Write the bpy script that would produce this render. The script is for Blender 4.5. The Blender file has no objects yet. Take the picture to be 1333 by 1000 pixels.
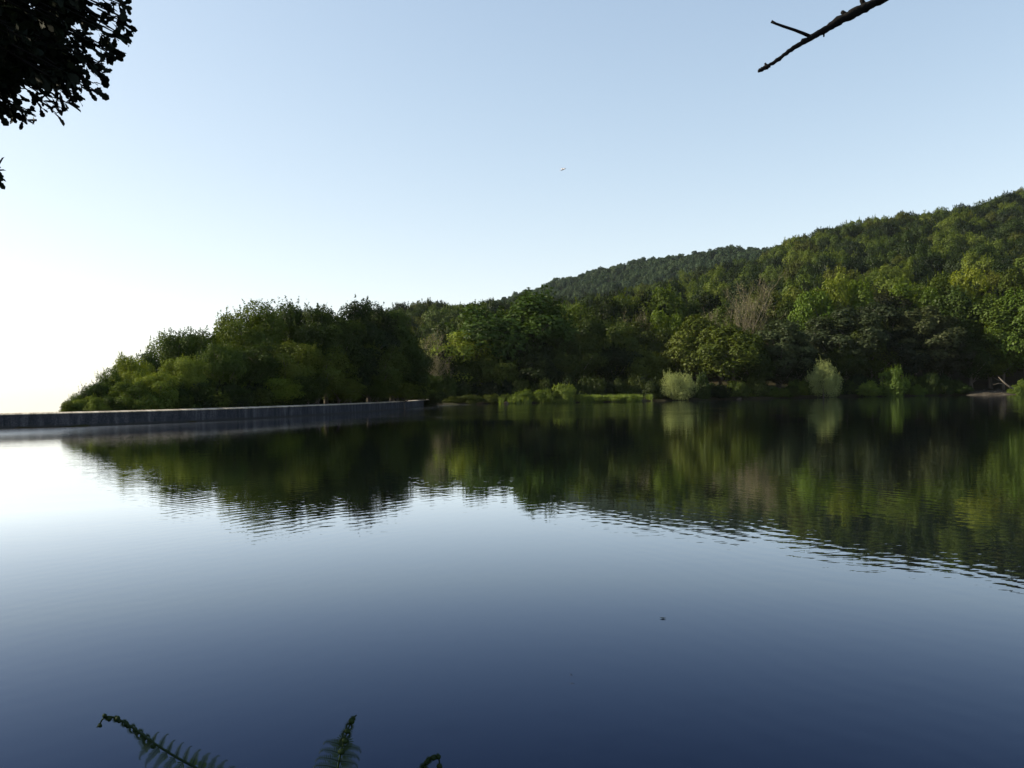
import bpy, math, random
import numpy as np
from mathutils import Vector, Matrix
R = math.radians
sc = bpy.context.scene
C = sc.collection

# ------------------------------------------------------------------ camera
CAMH = 2.2
FPX = 1111.0
PITCH, ROLL = R(0.55), R(-0.9)
cd = bpy.data.cameras.new('camera'); cam = bpy.data.objects.new('camera', cd); C.objects.link(cam)
cd.lens = 30.0; cd.sensor_width = 36.0; cd.clip_end = 60000; cd.clip_start = 0.05
CROT = Matrix.Rotation(R(90)+PITCH, 3, 'X') @ Matrix.Rotation(ROLL, 3, 'Z')
cam.matrix_world = Matrix.Translation((0, 0, CAMH)) @ CROT.to_4x4()
sc.camera = cam

# ------------------------------------------------------------------ light
SUN_EL, SUN_AZ = 29.0, -84.0           # azimuth clockwise from +Y (the view direction)
w = bpy.data.worlds.new("World"); sc.world = w; w.use_nodes = True
nt = w.node_tree; nt.nodes.clear()
wo = nt.nodes.new('ShaderNodeOutputWorld'); bg = nt.nodes.new('ShaderNodeBackground')
sky = nt.nodes.new('ShaderNodeTexSky'); sky.sky_type = 'NISHITA'; sky.sun_disc = False
sky.sun_elevation = R(SUN_EL); sky.sun_rotation = R(SUN_AZ % 360)
sky.altitude = 600; sky.air_density = 1.0; sky.dust_density = 1.1; sky.ozone_density = 1.0
bg.inputs['Strength'].default_value = 0.14
tint = nt.nodes.new('ShaderNodeMix'); tint.data_type = 'RGBA'; tint.blend_type = 'MULTIPLY'; tint.inputs[0].default_value = 1
tint.inputs['B'].default_value = (0.97, 0.90, 0.83, 1)
nt.links.new(sky.outputs[0], tint.inputs['A']); 
def vm(op, a, b):
    n = nt.nodes.new('ShaderNodeVectorMath'); n.operation = op
    for i, v in enumerate((a, b)):
        if isinstance(v, float): n.inputs[i].default_value = (v, v, v)
        else: nt.links.new(v, n.inputs[i])
    return n.outputs[0]
cs = tint.outputs['Result']                              # a tone curve on the sky colour holds back its glow by the sun
nt.links.new(vm('DIVIDE', vm('MULTIPLY', cs, 1.58), vm('ADD', vm('MULTIPLY', cs, 0.21), 1.0)), bg.inputs[0]); nt.links.new(bg.outputs[0], wo.inputs[0])
sd = bpy.data.lights.new('sun', 'SUN'); sd.energy = 5.0; sd.angle = R(0.5); sd.color = (1.0, 0.88, 0.66)
sun = bpy.data.objects.new('sun', sd); C.objects.link(sun)
sdir = Vector((math.sin(R(SUN_AZ))*math.cos(R(SUN_EL)), math.cos(R(SUN_AZ))*math.cos(R(SUN_EL)), math.sin(R(SUN_EL))))
sun.rotation_euler = sdir.to_track_quat('Z', 'Y').to_euler()
sun.location = (-30, 0, 60)
sc.view_settings.view_transform = 'Standard'; sc.view_settings.look = 'None'
sc.view_settings.exposure = 1.03; sc.view_settings.gamma = 1.0
sc.cycles.max_bounces = 6; sc.cycles.transparent_max_bounces = 4
sc.cycles.volume_bounces = 0
sc.cycles.diffuse_bounces = 3; sc.cycles.transmission_bounces = 3

# ------------------------------------------------------------------ helpers
def hy(px): return 521.0 - 0.0155*px                     # where the horizon runs in the photograph
def P(px, py, d):                                        # a point at depth d seen at a photo pixel
    v = CROT @ Vector(((px-666.5)/FPX*d, -(py-500)/FPX*d, -d))
    return Vector((v.x, v.y, v.z+CAMH))
def XY(px, d): p = P(px, hy(px), d); return p.x, p.y
def ztop(px, py, d): return P(px, py, d).z

def meta(o, label=None, cat=None, group=None, kind=None):
    if label: o['label'] = label
    if cat: o['category'] = cat
    if group: o['group'] = group
    if kind: o['kind'] = kind
    return o
def link(name, me, parent=None, mat=None):
    o = bpy.data.objects.new(name, me); C.objects.link(o)
    if parent: o.parent = parent
    if mat and me and not me.materials: me.materials.append(mat)
    return o
def empty(name, loc, rz=0):
    o = bpy.data.objects.new(name, None); C.objects.link(o); o.empty_display_size = 0.3
    o.location = loc; o.rotation_euler = (0, 0, rz); return o
def np_mesh(name, V, F, mat=None, smooth=False):         # V (n,3); F list of (m,k) arrays
    me = bpy.data.meshes.new(name)
    V = np.asarray(V, dtype=np.float32)
    if not isinstance(F, (list, tuple)): F = [F]
    F = [np.asarray(f, dtype=np.int32) for f in F if len(f)]
    me.vertices.add(len(V)); me.vertices.foreach_set('co', V.ravel())
    loops = np.concatenate([f.ravel() for f in F]); sizes = np.concatenate([np.full(len(f), f.shape[1], np.int32) for f in F])
    starts = np.concatenate([[0], np.cumsum(sizes)[:-1]]).astype(np.int32)
    me.loops.add(len(loops)); me.loops.foreach_set('vertex_index', loops)
    me.polygons.add(len(sizes)); me.polygons.foreach_set('loop_start', starts); me.polygons.foreach_set('loop_total', sizes)
    if smooth: me.polygons.foreach_set('use_smooth', np.ones(len(sizes), bool))
    me.update(calc_edges=True)
    if mat: me.materials.append(mat)
    return me
class MB:                                                # collects tubes into one mesh
    def __init__(s): s.V = []; s.F4 = []; s.F3 = []; s.n = 0
    def add(s, V, F4=(), F3=()):
        s.V.append(np.asarray(V, float).reshape(-1, 3))
        if len(F4): s.F4.append(np.asarray(F4)+s.n)
        if len(F3): s.F3.append(np.asarray(F3)+s.n)
        s.n += len(s.V[-1])
    def tube(s, pts, rad, n=8, cap=True, rough=0, rng=None):
        pts = [Vector(p) for p in pts]; k = len(pts); V = []
        up = Vector((0.31, 0.17, 0.93))
        for i, p in enumerate(pts):
            t = (pts[min(i+1, k-1)]-pts[max(i-1, 0)])
            if t.length < 1e-9: t = Vector((0, 0, 1))
            t.normalize(); a = t.cross(up)
            if a.length < 0.05: a = t.cross(Vector((1, 0, 0)))
            a.normalize(); b = t.cross(a)
            for j in range(n):
                th = 2*math.pi*j/n; rr = rad[i]
                if rough: rr *= 1+rough*(rng.random()*2-1)
                V.append(p+a*(math.cos(th)*rr)+b*(math.sin(th)*rr))
        F = [(i*n+j, i*n+(j+1) % n, (i+1)*n+(j+1) % n, (i+1)*n+j) for i in range(k-1) for j in range(n)]
        T = []
        if cap:
            V.append(pts[-1]); T = [((k-1)*n+j, (k-1)*n+(j+1) % n, k*n) for j in range(n)]
            V.append(pts[0]); T += [((j+1) % n, j, k*n+1) for j in range(n)]
        s.add([tuple(v) for v in V], F, T)
    def mesh(s, name, mat, smooth=True):
        F = []
        if s.F4: F.append(np.concatenate(s.F4))
        if s.F3: F.append(np.concatenate(s.F3))
        return np_mesh(name, np.concatenate(s.V), F, mat, smooth)

# ------------------------------------------------------------------ materials
def newmat(name):
    m = bpy.data.materials.new(name); m.use_nodes = True; t = m.node_tree; t.nodes.clear()
    o = t.nodes.new('ShaderNodeOutputMaterial'); return m, t, o
def ramp(t, fac, stops):
    r = t.nodes.new('ShaderNodeValToRGB'); e = r.color_ramp.elements
    e[0].position, e[0].color = stops[0][0], (*stops[0][1], 1); e[1].position, e[1].color = stops[-1][0], (*stops[-1][1], 1)
    for p, c in stops[1:-1]:
        x = e.new(p); x.color = (*c, 1)
    t.links.new(fac, r.inputs[0]); return r.outputs[0]
def noise(t, scale, detail=3, vec=None, rough=0.5):
    n = t.nodes.new('ShaderNodeTexNoise'); n.inputs['Scale'].default_value = scale; n.inputs['Detail'].default_value = detail
    n.inputs['Roughness'].default_value = rough
    if vec: t.links.new(vec, n.inputs['Vector'])
    return n.outputs['Fac']
def texco(t, which='Object'):
    return t.nodes.new('ShaderNodeTexCoord').outputs[which]
def mapping(t, vec, scale=(1, 1, 1), rot=(0, 0, 0), loc=(0, 0, 0)):
    m = t.nodes.new('ShaderNodeMapping'); m.inputs['Scale'].default_value = scale; m.inputs['Rotation'].default_value = rot
    m.inputs['Location'].default_value = loc; t.links.new(vec, m.inputs['Vector']); return m.outputs[0]
def math_(t, op, a, b=None, c=None):
    n = t.nodes.new('ShaderNodeMath'); n.operation = op
    for i, v in enumerate((a, b, c)):
        if v is None: continue
        if isinstance(v, (int, float)): n.inputs[i].default_value = v
        else: t.links.new(v, n.inputs[i])
    return n.outputs[0]
def principled(t, o, rough=0.8, spec=0.3):
    p = t.nodes.new('ShaderNodeBsdfPrincipled'); p.inputs['Roughness'].default_value = rough
    p.inputs['Specular IOR Level'].default_value = spec; t.links.new(p.outputs[0], o.inputs['Surface']); return p

def leaf_mat(name, stops, transl=0.2, rough=0.55, gloss=0.012, clump=0.35):
    """foliage: every tree its own tint (object random), finer tint from leaf to leaf; object colour multiplies"""
    m, t, o = newmat(name)
    oi = t.nodes.new('ShaderNodeObjectInfo')
    n = noise(t, clump, 2, texco(t)); wn = noise(t, 2.7, 1, texco(t))
    f = math_(t, 'MULTIPLY_ADD', n, 0.55, math_(t, 'MULTIPLY_ADD', oi.outputs['Random'], 0.75, -0.28))
    f = math_(t, 'MULTIPLY_ADD', wn, 0.35, f)
    f = math_(t, 'SUBTRACT', f, 0.1)
    col = ramp(t, f, stops)
    mx = t.nodes.new('ShaderNodeMix'); mx.data_type = 'RGBA'; mx.blend_type = 'MULTIPLY'; mx.inputs[0].default_value = 1
    t.links.new(col, mx.inputs['A']); t.links.new(oi.outputs['Color'], mx.inputs['B']); col = mx.outputs['Result']
    d = t.nodes.new('ShaderNodeBsdfDiffuse'); tr = t.nodes.new('ShaderNodeBsdfTranslucent'); g = t.nodes.new('ShaderNodeBsdfGlossy')
    g.inputs['Roughness'].default_value = rough
    t.links.new(col, d.inputs[0])
    hs = t.nodes.new('ShaderNodeHueSaturation'); hs.inputs['Hue'].default_value = 0.485; hs.inputs['Saturation'].default_value = 1.15; hs.inputs['Value'].default_value = 1.3
    t.links.new(col, hs.inputs['Color']); t.links.new(hs.outputs[0], tr.inputs[0])
    a = t.nodes.new('ShaderNodeMixShader'); a.inputs[0].default_value = transl
    t.links.new(d.outputs[0], a.inputs[1]); t.links.new(tr.outputs[0], a.inputs[2])
    b = t.nodes.new('ShaderNodeMixShader'); b.inputs[0].default_value = gloss
    t.links.new(a.outputs[0], b.inputs[1]); t.links.new(g.outputs[0], b.inputs[2])
    t.links.new(b.outputs[0], o.inputs['Surface'])
    return m
def bark_mat(name, c1, c2, scale=6):
    m, t, o = newmat(name); p = principled(t, o, 0.9, 0.15)
    v = mapping(t, texco(t), (1, 1, 0.2))
    n = noise(t, scale, 5, v)
    t.links.new(ramp(t, n, [(0.3, c1), (0.7, c2)]), p.inputs['Base Color'])
    b = t.nodes.new('ShaderNodeBump'); b.inputs['Strength'].default_value = 0.6; b.inputs['Distance'].default_value = 0.02
    t.links.new(n, b.inputs['Height']); t.links.new(b.outputs[0], p.inputs['Normal']); return m

M = {}
M['leaf'] = leaf_mat('broadleaf_foliage', [(0.0, (0.009, 0.018, 0.004)), (0.35, (0.029, 0.050, 0.008)), (0.65, (0.062, 0.090, 0.013)), (1.0, (0.115, 0.145, 0.020))])
M['bright'] = leaf_mat('fresh_yellow_green_foliage', [(0.0, (0.058, 0.086, 0.010)), (0.5, (0.10, 0.135, 0.015)), (1.0, (0.155, 0.187, 0.024))], 0.4)
M['olive'] = leaf_mat('olive_foliage', [(0.0, (0.03, 0.040, 0.006)), (0.5, (0.052, 0.064, 0.009)), (1.0, (0.08, 0.092, 0.013))])
M['deep'] = leaf_mat('deep_green_foliage', [(0.0, (0.006, 0.013, 0.004)), (0.5, (0.012, 0.023, 0.006)), (1.0, (0.022, 0.036, 0.008))])
M['grey'] = leaf_mat('grey_green_foliage', [(0.0, (0.018, 0.027, 0.013)), (0.5, (0.036, 0.047, 0.021)), (1.0, (0.062, 0.072, 0.034))], 0.25)
M['willow'] = leaf_mat('willow_foliage', [(0.0, (0.12, 0.15, 0.05)), (0.5, (0.20, 0.235, 0.085)), (1.0, (0.30, 0.34, 0.14))], 0.35)
M['shrub'] = leaf_mat('shrub_foliage', [(0.0, (0.035, 0.052, 0.008)), (0.5, (0.082, 0.12, 0.020)), (1.0, (0.145, 0.18, 0.034))], 0.35, clump=1.2)
M['ridge'] = leaf_mat('ridge_foliage', [(0.0, (0.018, 0.036, 0.018)), (0.5, (0.034, 0.060, 0.028)), (1.0, (0.054, 0.082, 0.036))])  # bluer and lighter: part of the distance haze is painted into the leaves
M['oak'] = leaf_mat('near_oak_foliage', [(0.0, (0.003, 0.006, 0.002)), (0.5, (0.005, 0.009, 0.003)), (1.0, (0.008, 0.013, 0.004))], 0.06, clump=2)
M['fern'] = leaf_mat('fern_foliage', [(0.0, (0.008, 0.018, 0.005)), (0.5, (0.016, 0.032, 0.008)), (1.0, (0.028, 0.048, 0.011))], 0.25, clump=12)
M['sparse'] = leaf_mat('sparse_tan_foliage', [(0.0, (0.07, 0.075, 0.025)), (0.5, (0.12, 0.115, 0.05)), (1.0, (0.18, 0.16, 0.08))])
M['bark'] = bark_mat('grey_brown_bark', (0.05, 0.042, 0.035), (0.13, 0.115, 0.095), 3)
M['dark_bark'] = bark_mat('dark_bark', (0.003, 0.0025, 0.0025), (0.008, 0.007, 0.0065), 25)
M['dead'] = bark_mat('bleached_dead_wood', (0.085, 0.072, 0.048), (0.18, 0.155, 0.11), 2)

def ground_mat():
    m, t, o = newmat('forest_ground'); p = principled(t, o, 0.95, 0.1)
    v = texco(t)
    n1 = noise(t, 0.25, 5, v); n2 = noise(t, 3.0, 4, v)
    f = math_(t, 'MULTIPLY_ADD', n2, 0.4, math_(t, 'MULTIPLY', n1, 0.6))
    t.links.new(ramp(t, f, [(0.3, (0.018, 0.012, 0.007)), (0.5, (0.026, 0.022, 0.010)), (0.7, (0.02, 0.028, 0.008))]), p.inputs['Base Color'])
    b = t.nodes.new('ShaderNodeBump'); b.inputs['Strength'].default_value = 0.7; b.inputs['Distance'].default_value = 0.1
    t.links.new(n2, b.inputs['Height']); t.links.new(b.outputs[0], p.inputs['Normal']); return m
M['ground'] = ground_mat()
def sand_mat():
    m, t, o = newmat('dry_earth'); p = principled(t, o, 0.95, 0.1)
    n = noise(t, 1.2, 6, mapping(t, texco(t), (0.6, 1, 3)))
    t.links.new(ramp(t, n, [(0.3, (0.012, 0.010, 0.007)), (0.5, (0.045, 0.037, 0.028)), (0.7, (0.11, 0.095, 0.074))]), p.inputs['Base Color'])
    return m
M['sand'] = sand_mat()
def concrete_mat(name, c1, c2, c3, joints=True):
    m, t, o = newmat(name); p = principled(t, o, 0.95, 0.05)
    uv = texco(t, 'UV')
    st = noise(t, 1.0, 6, mapping(t, uv, (1.6, 0.35, 1)), 0.65)
    fine = noise(t, 9.0, 5, mapping(t, uv, (1, 1, 1)))
    f = math_(t, 'MULTIPLY_ADD', fine, 0.35, math_(t, 'MULTIPLY', st, 0.65))
    col = ramp(t, f, [(0.38, c1), (0.5, c2), (0.62, c3)])
    if joints:
        sx = t.nodes.new('ShaderNodeSeparateXYZ'); t.links.new(uv, sx.inputs[0])
        fr = math_(t, 'FRACT', math_(t, 'DIVIDE', sx.outputs[0], 3.2))
        j = math_(t, 'LESS_THAN', fr, 0.02)
        tide = math_(t, 'LESS_THAN', math_(t, 'MULTIPLY_ADD', st, 0.35, sx.outputs[1]), 0.36)
        k = math_(t, 'MAXIMUM', math_(t, 'MULTIPLY', j, 0.35), math_(t, 'MULTIPLY', tide, 0.75))
        mx = t.nodes.new('ShaderNodeMix'); mx.data_type = 'RGBA'; t.links.new(k, mx.inputs[0])
        t.links.new(col, mx.inputs['A']); mx.inputs['B'].default_value = (0.03, 0.03, 0.028, 1); col = mx.outputs['Result']
    t.links.new(col, p.inputs['Base Color'])
    b = t.nodes.new('ShaderNodeBump'); b.inputs['Strength'].default_value = 0.4; b.inputs['Distance'].default_value = 0.02
    t.links.new(fine, b.inputs['Height']); t.links.new(b.outputs[0], p.inputs['Normal']); return m
M['concrete'] = concrete_mat('weathered_concrete', (0.014, 0.016, 0.020), (0.030, 0.033, 0.041), (0.066, 0.069, 0.078))
M['coping'] = concrete_mat('sunlit_coping_concrete', (0.16, 0.14, 0.11), (0.34, 0.30, 0.24), (0.50, 0.46, 0.38), False)  # much paler than the wall: the sunlit top edge is put into the colour

def water_mat():
    m, t, o = newmat('lake_water')
    body = t.nodes.new('ShaderNodeBsdfDiffuse'); body.inputs[0].default_value = (0.0008, 0.0014, 0.0035, 1)
    gl = t.nodes.new('ShaderNodeBsdfGlossy'); fz = t.nodes.new('ShaderNodeFresnel'); fz.inputs['IOR'].default_value = 1.33
    mixs = t.nodes.new('ShaderNodeMixShader'); t.links.new(body.outputs[0], mixs.inputs[1]); t.links.new(gl.outputs[0], mixs.inputs[2])
    fac = math_(t, 'MINIMUM', math_(t, 'MULTIPLY', math_(t, 'POWER', fz.outputs[0], 1.5), 2.65), 0.93)
    t.links.new(fac, mixs.inputs[0]); t.links.new(mixs.outputs[0], o.inputs['Surface'])
    t.links.new(ramp(t, fz.outputs[0], [(0.09, (0.42, 0.58, 1.0)), (0.15, (0.56, 0.70, 1.0)), (0.27, (0.84, 0.91, 1.0)), (0.5, (0.97, 0.98, 1.0))]), gl.inputs['Color'])
    pos = t.nodes.new('ShaderNodeNewGeometry').outputs['Position']
    # calm ripples: crests run roughly along x, slightly askew
    a = noise(t, 1.0, 2.0, mapping(t, pos, (2.0, 4.6, 1), (0, 0, R(-20))), 0.45)
    b = noise(t, 1.0, 1.0, mapping(t, pos, (0.5, 0.9, 1), (0, 0, R(16))), 0.5)
    c = noise(t, 1.0, 1.0, mapping(t, pos, (5.0, 9.0, 1), (0, 0, R(-24))), 0.5)
    # gentle patches: the breeze is not even
    br = noise(t, 1.0, 2, mapping(t, pos, (0.05, 0.03, 1), (0, 0, R(20))), 0.5)
    amp = t.nodes.new('ShaderNodeMapRange'); t.links.new(br, amp.inputs[0]); amp.inputs[1].default_value = 0.35; amp.inputs[2].default_value = 0.68
    amp.inputs[3].default_value = 0.45; amp.inputs[4].default_value = 1.15
    sp = t.nodes.new('ShaderNodeSeparateXYZ'); t.links.new(pos, sp.inputs[0])
    rg_ = t.nodes.new('ShaderNodeMapRange'); t.links.new(sp.outputs[1], rg_.inputs[0])       # wavelets too small to model: rougher out on the open lake
    rg_.inputs[1].default_value = 22; rg_.inputs[2].default_value = 110; rg_.inputs[3].default_value = 0.0; rg_.inputs[4].default_value = 0.055
    dr = t.nodes.new('ShaderNodeMapRange'); t.links.new(math_(t, 'MULTIPLY_ADD', sp.outputs[1], -0.16, sp.outputs[0]), dr.inputs[0])   # the breeze ruffles the water along the dam
    dr.inputs[1].default_value = -28; dr.inputs[2].default_value = -42; dr.inputs[3].default_value = 0.0; dr.inputs[4].default_value = 0.13
    dy_ = t.nodes.new('ShaderNodeMapRange'); t.links.new(sp.outputs[1], dy_.inputs[0]); dy_.inputs[1].default_value = 35; dy_.inputs[2].default_value = 55
    t.links.new(math_(t, 'ADD', rg_.outputs[0], math_(t, 'MULTIPLY', dr.outputs[0], dy_.outputs[0])), gl.inputs['Roughness'])
    h = math_(t, 'MULTIPLY', a, 0.0019)
    h = math_(t, 'MULTIPLY_ADD', b, 0.0035, h)
    h = math_(t, 'MULTIPLY_ADD', c, 0.0009, h)
    # two trains of little waves that cross the bay
    wob = noise(t, 1.0, 2, mapping(t, pos, (0.5, 0.35, 1)), 0.5)
    def train(nx, ny, lam, am, seed, a0, a1):
        ph = math_(t, 'ADD', math_(t, 'MULTIPLY', sp.outputs[0], nx*6.283/lam), math_(t, 'MULTIPLY_ADD', sp.outputs[1], ny*6.283/lam, math_(t, 'MULTIPLY', wob, 26.0)))
        mk = t.nodes.new('ShaderNodeMapRange'); t.links.new(noise(t, 1.0, 1, mapping(t, pos, (0.16, 0.10, 1), (0, 0, 0), (seed, 0, 0))), mk.inputs[0])
        mk.inputs[1].default_value = 0.35; mk.inputs[2].default_value = 0.65; mk.inputs[3].default_value = 0.25; mk.inputs[4].default_value = 1.0
        sd_ = t.nodes.new('ShaderNodeMapRange'); t.links.new(math_(t, 'DIVIDE', sp.outputs[0], math_(t, 'MAXIMUM', sp.outputs[1], 1.0)), sd_.inputs[0])
        sd_.inputs[1].default_value = a0; sd_.inputs[2].default_value = a1; sd_.inputs[3].default_value = 0.0; sd_.inputs[4].default_value = am
        return math_(t, 'MULTIPLY', math_(t, 'SINE', ph), math_(t, 'MULTIPLY', mk.outputs[0], sd_.outputs[0]))
    h = math_(t, 'ADD', h, train(0.85, 0.52, 0.34, 0.00055, 3.0, -0.35, 0.30))
    h = math_(t, 'ADD', h, train(-0.80, 0.60, 0.31, 0.00042, 9.0, 0.35, -0.25))
    h = math_(t, 'MULTIPLY', h, amp.outputs[0])
    # ruffled band in front of the far spit
    ry = math_(t, 'SUBTRACT', 1.0, math_(t, 'ABSOLUTE', math_(t, 'DIVIDE', math_(t, 'SUBTRACT', sp.outputs[1], 108), 46)))
    rx = math_(t, 'SUBTRACT', 1.0, math_(t, 'ABSOLUTE', math_(t, 'DIVIDE', math_(t, 'SUBTRACT', sp.outputs[0], 5), 26)))
    cl = t.nodes.new('ShaderNodeClamp'); t.links.new(math_(t, 'MULTIPLY', math_(t, 'MINIMUM', ry, rx), 3.0), cl.inputs[0])
    ruf = math_(t, 'MULTIPLY', cl.outputs[0], ramp(t, noise(t, 1.0, 3, mapping(t, pos, (0.07, 0.09, 1))), [(0.35, (0, 0, 0)), (0.6, (1, 1, 1))]))
    rn = noise(t, 1.0, 2, mapping(t, pos, (1.4, 2.6, 1)), 0.6)
    h = math_(t, 'ADD', h, math_(t, 'MULTIPLY', math_(t, 'MULTIPLY', ruf, rn), 0.022))
    # faint rings where something touched the water
    cx, cy = XY(292, 9.2)
    dx = math_(t, 'SUBTRACT', sp.outputs[0], cx); dy = math_(t, 'SUBTRACT', sp.outputs[1], cy)
    rr = math_(t, 'SQRT', math_(t, 'ADD', math_(t, 'MULTIPLY', dx, dx), math_(t, 'MULTIPLY', dy, dy)))
    s = math_(t, 'SINE', math_(t, 'MULTIPLY', rr, 52.0))
    fade = math_(t, 'POWER', 2.718, math_(t, 'MULTIPLY', math_(t, 'POWER', math_(t, 'DIVIDE', math_(t, 'SUBTRACT', rr, 0.35), 0.25), 2.0), -1.0))
    h = math_(t, 'MULTIPLY_ADD', math_(t, 'MULTIPLY', s, fade), 0.00016, h)
    bp = t.nodes.new('ShaderNodeBump'); bp.inputs['Strength'].default_value = 1.0; bp.inputs['Distance'].default_value = 1.0
    t.links.new(h, bp.inputs['Height']); t.links.new(bp.outputs[0], gl.inputs['Normal'])
    return m
M['water'] = water_mat()

# ------------------------------------------------------------------ lake outline and dam line
def catmull(pts, n):
    out = []
    for i in range(len(pts)-1):
        p0, p1, p2, p3 = pts[max(i-1, 0)], pts[i], pts[i+1], pts[min(i+2, len(pts)-1)]
        for k in range(n):
            u = k/n
            out.append(tuple(0.5*((2*b)+(-a+c)*u+(2*a-5*b+4*c-d)*u*u+(-a+3*b-3*c+d)*u**3) for a, b, c, d in zip(p0, p1, p2, p3)))
    out.append(pts[-1]); return out
dam_ctl = [(-98, 75), (-78, 67.5), (-58, 64.5), (-45, 65), (-35, 68.5), (-27.5, 77), (-22.3, 91), (-18.2, 108), (-15.9, 130), (-15.2, 150), (-15.5, 158)]
dam_line = catmull(dam_ctl, 8)
shore = [(-12, 161), (-2, 163), (8, 164), (20, 165), (27, 167), (31, 171), (38, 172.5), (48, 174), (57, 179), (66, 182), (80, 183), (93, 183), (105, 184), (118, 182), (140, 172), (165, 140), (176, 95), (165, 50), (130, 18), (80, 4), (40, 3.4), (15, 2.9), (4, 2.5), (-4, 2.4), (-12, 3.2), (-40, 12), (-80, 34), (-100, 55)]
poly = np.array(dam_line+shore)
def lake_sd(x, y):                                        # >0 outside the lake
    x = np.asarray(x, float); y = np.asarray(y, float)
    d2 = np.full(x.shape, 1e18); ins = np.zeros(x.shape, bool)
    n = len(poly)
    for i in range(n):
        ax, ay = poly[i]; bx, by = poly[(i+1) % n]
        ex, ey = bx-ax, by-ay; wx, wy = x-ax, y-ay
        h = np.clip((wx*ex+wy*ey)/(ex*ex+ey*ey), 0, 1)
        d2 = np.minimum(d2, (wx-ex*h)**2+(wy-ey*h)**2)
        if abs(by-ay) > 1e-9:
            c = ((ay <= y) & (by > y)) | ((by <= y) & (ay > y))
            ins ^= c & (x < ax+(y-ay)/(by-ay)*ex)
    d = np.sqrt(d2); return np.where(ins, -d, d)

# terrain: the height of the crown tops above each bearing and depth, less a tree's height
TH = 16.5
cols = [-300, 0, 150, 300, 400, 480, 540, 640, 700, 780, 870, 950, 1000, 1030, 1105, 1200, 1333, 1500, 2200]
rows = [0, 200, 255, 320, 400, 500, 650, 850, 1100, 1500]
tops = {
 400: [470, 470, 460, 450, 440, 432, 430, 430, 430, 440],
 480: [460, 460, 440, 425, 415, 411, 412, 415, 415, 425],
 540: [452, 452, 430, 415, 407, 403, 405, 408, 408, 415],
 640: [446, 440, 418, 406, 399, 395, 397, 400, 390, 400],
 700: [444, 438, 418, 408, 402, 400, 402, 404, 373, 386],
 780: [442, 435, 412, 402, 394, 389, 387, 388, 347, 358],
 870: [436, 430, 402, 391, 380, 372, 366, 366, 331, 342],
 950: [430, 422, 392, 378, 366, 356, 345, 344, 321, 332],
 1000: [429, 421, 388, 370, 357, 345, 333, 334, 320, 332],
 1030: [428, 420, 382, 362, 346, 329, 310, 311, 322, 334],
 1105: [428, 420, 378, 354, 336, 316, 293, 295, 310, 330],
 1200: [426, 418, 372, 349, 329, 306, 276, 280, 302, 330],
 1333: [424, 416, 368, 340, 314, 288, 254, 258, 284, 320],
 1500: [420, 410, 360, 325, 294, 264, 225, 230, 260, 310],
 2200: [420, 410, 360, 325, 294, 264, 225, 230, 260, 310]}
G = np.zeros((len(cols), len(rows)))
for i, c in enumerate(cols):
    for j, r in enumerate(rows):
        rr = max(r, 200)
        if c >= 400: G[i, j] = CAMH+(hy(c)-tops[c][j])*rr/FPX*(1.0 if c < 2000 else 0.9)-TH
    if c < 400:
        G[i] = {-300: [-30, -45, -60, -75, -95, -120, -160, -200, -250, -320], 0: [-25, -42, -60, -75, -95, -120, -160, -200, -250, -320],
                150: [-9, -22, -34, -46, -60, -80, -110, -150, -200, -300], 300: [-3, -8, -14, -22, -30, -40, -60, -90, -130, -250]}[c]
phis = np.arctan((np.array(cols)-666.5)/FPX)
def terrain(x, y):
    x = np.asarray(x, float); y = np.asarray(y, float)
    r = np.hypot(x, y); ph = np.arctan2(x, y)
    pc = np.clip(ph, phis[0], phis[-1]); d = r*np.cos(pc)
    ci = np.clip(np.searchsorted(phis, pc)-1, 0, len(cols)-2); cu = (pc-phis[ci])/(phis[ci+1]-phis[ci])
    rws = np.array(rows, float); dd = np.clip(d, 0, 1500)
    ri = np.clip(np.searchsorted(rws, dd)-1, 0, len(rows)-2); ru = (dd-rws[ri])/(rws[ri+1]-rws[ri])
    z = (G[ci, ri]*(1-ru)+G[ci, ri+1]*ru)*(1-cu)+(G[ci+1, ri]*(1-ru)+G[ci+1, ri+1]*ru)*cu
    far = np.clip((d-1500)/2500, 0, 1); far = far*far*(3-2*far); z = z*(1-far)-400*far
    back = np.clip((np.abs(ph)-1.2)/0.4, 0, 1)             # beside and behind the viewer: a low wooded bank
    z = z*(1-back)+(2.5+0.012*np.minimum(r, 400))*back*(1-far)+(-400*far)*back
    hb = np.clip((d-230)/120, 0, 1)*(1-far)*(1-back)
    z = z+hb*(2.6*np.sin(x*0.055+1.1)*np.sin(y*0.043+0.4)+1.8*np.sin(x*0.11+y*0.03)+1.2*np.sin(x*0.17-y*0.13+2))
    s = lake_sd(x, y)
    prof = np.where(s < 0, np.maximum(-2.5, s*0.5-0.1), 0.3+0.05*np.minimum(s, 30))
    near = np.exp(-((x/14)**2+((y+2)/8)**2))               # the bank the viewer stands on
    prof = np.where(s > 0, prof+0.25*near, prof)
    bl = np.clip((s-1)/34, 0, 1); bl = bl*bl*(3-2*bl)
    return prof*(1-bl)+z*bl
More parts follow.
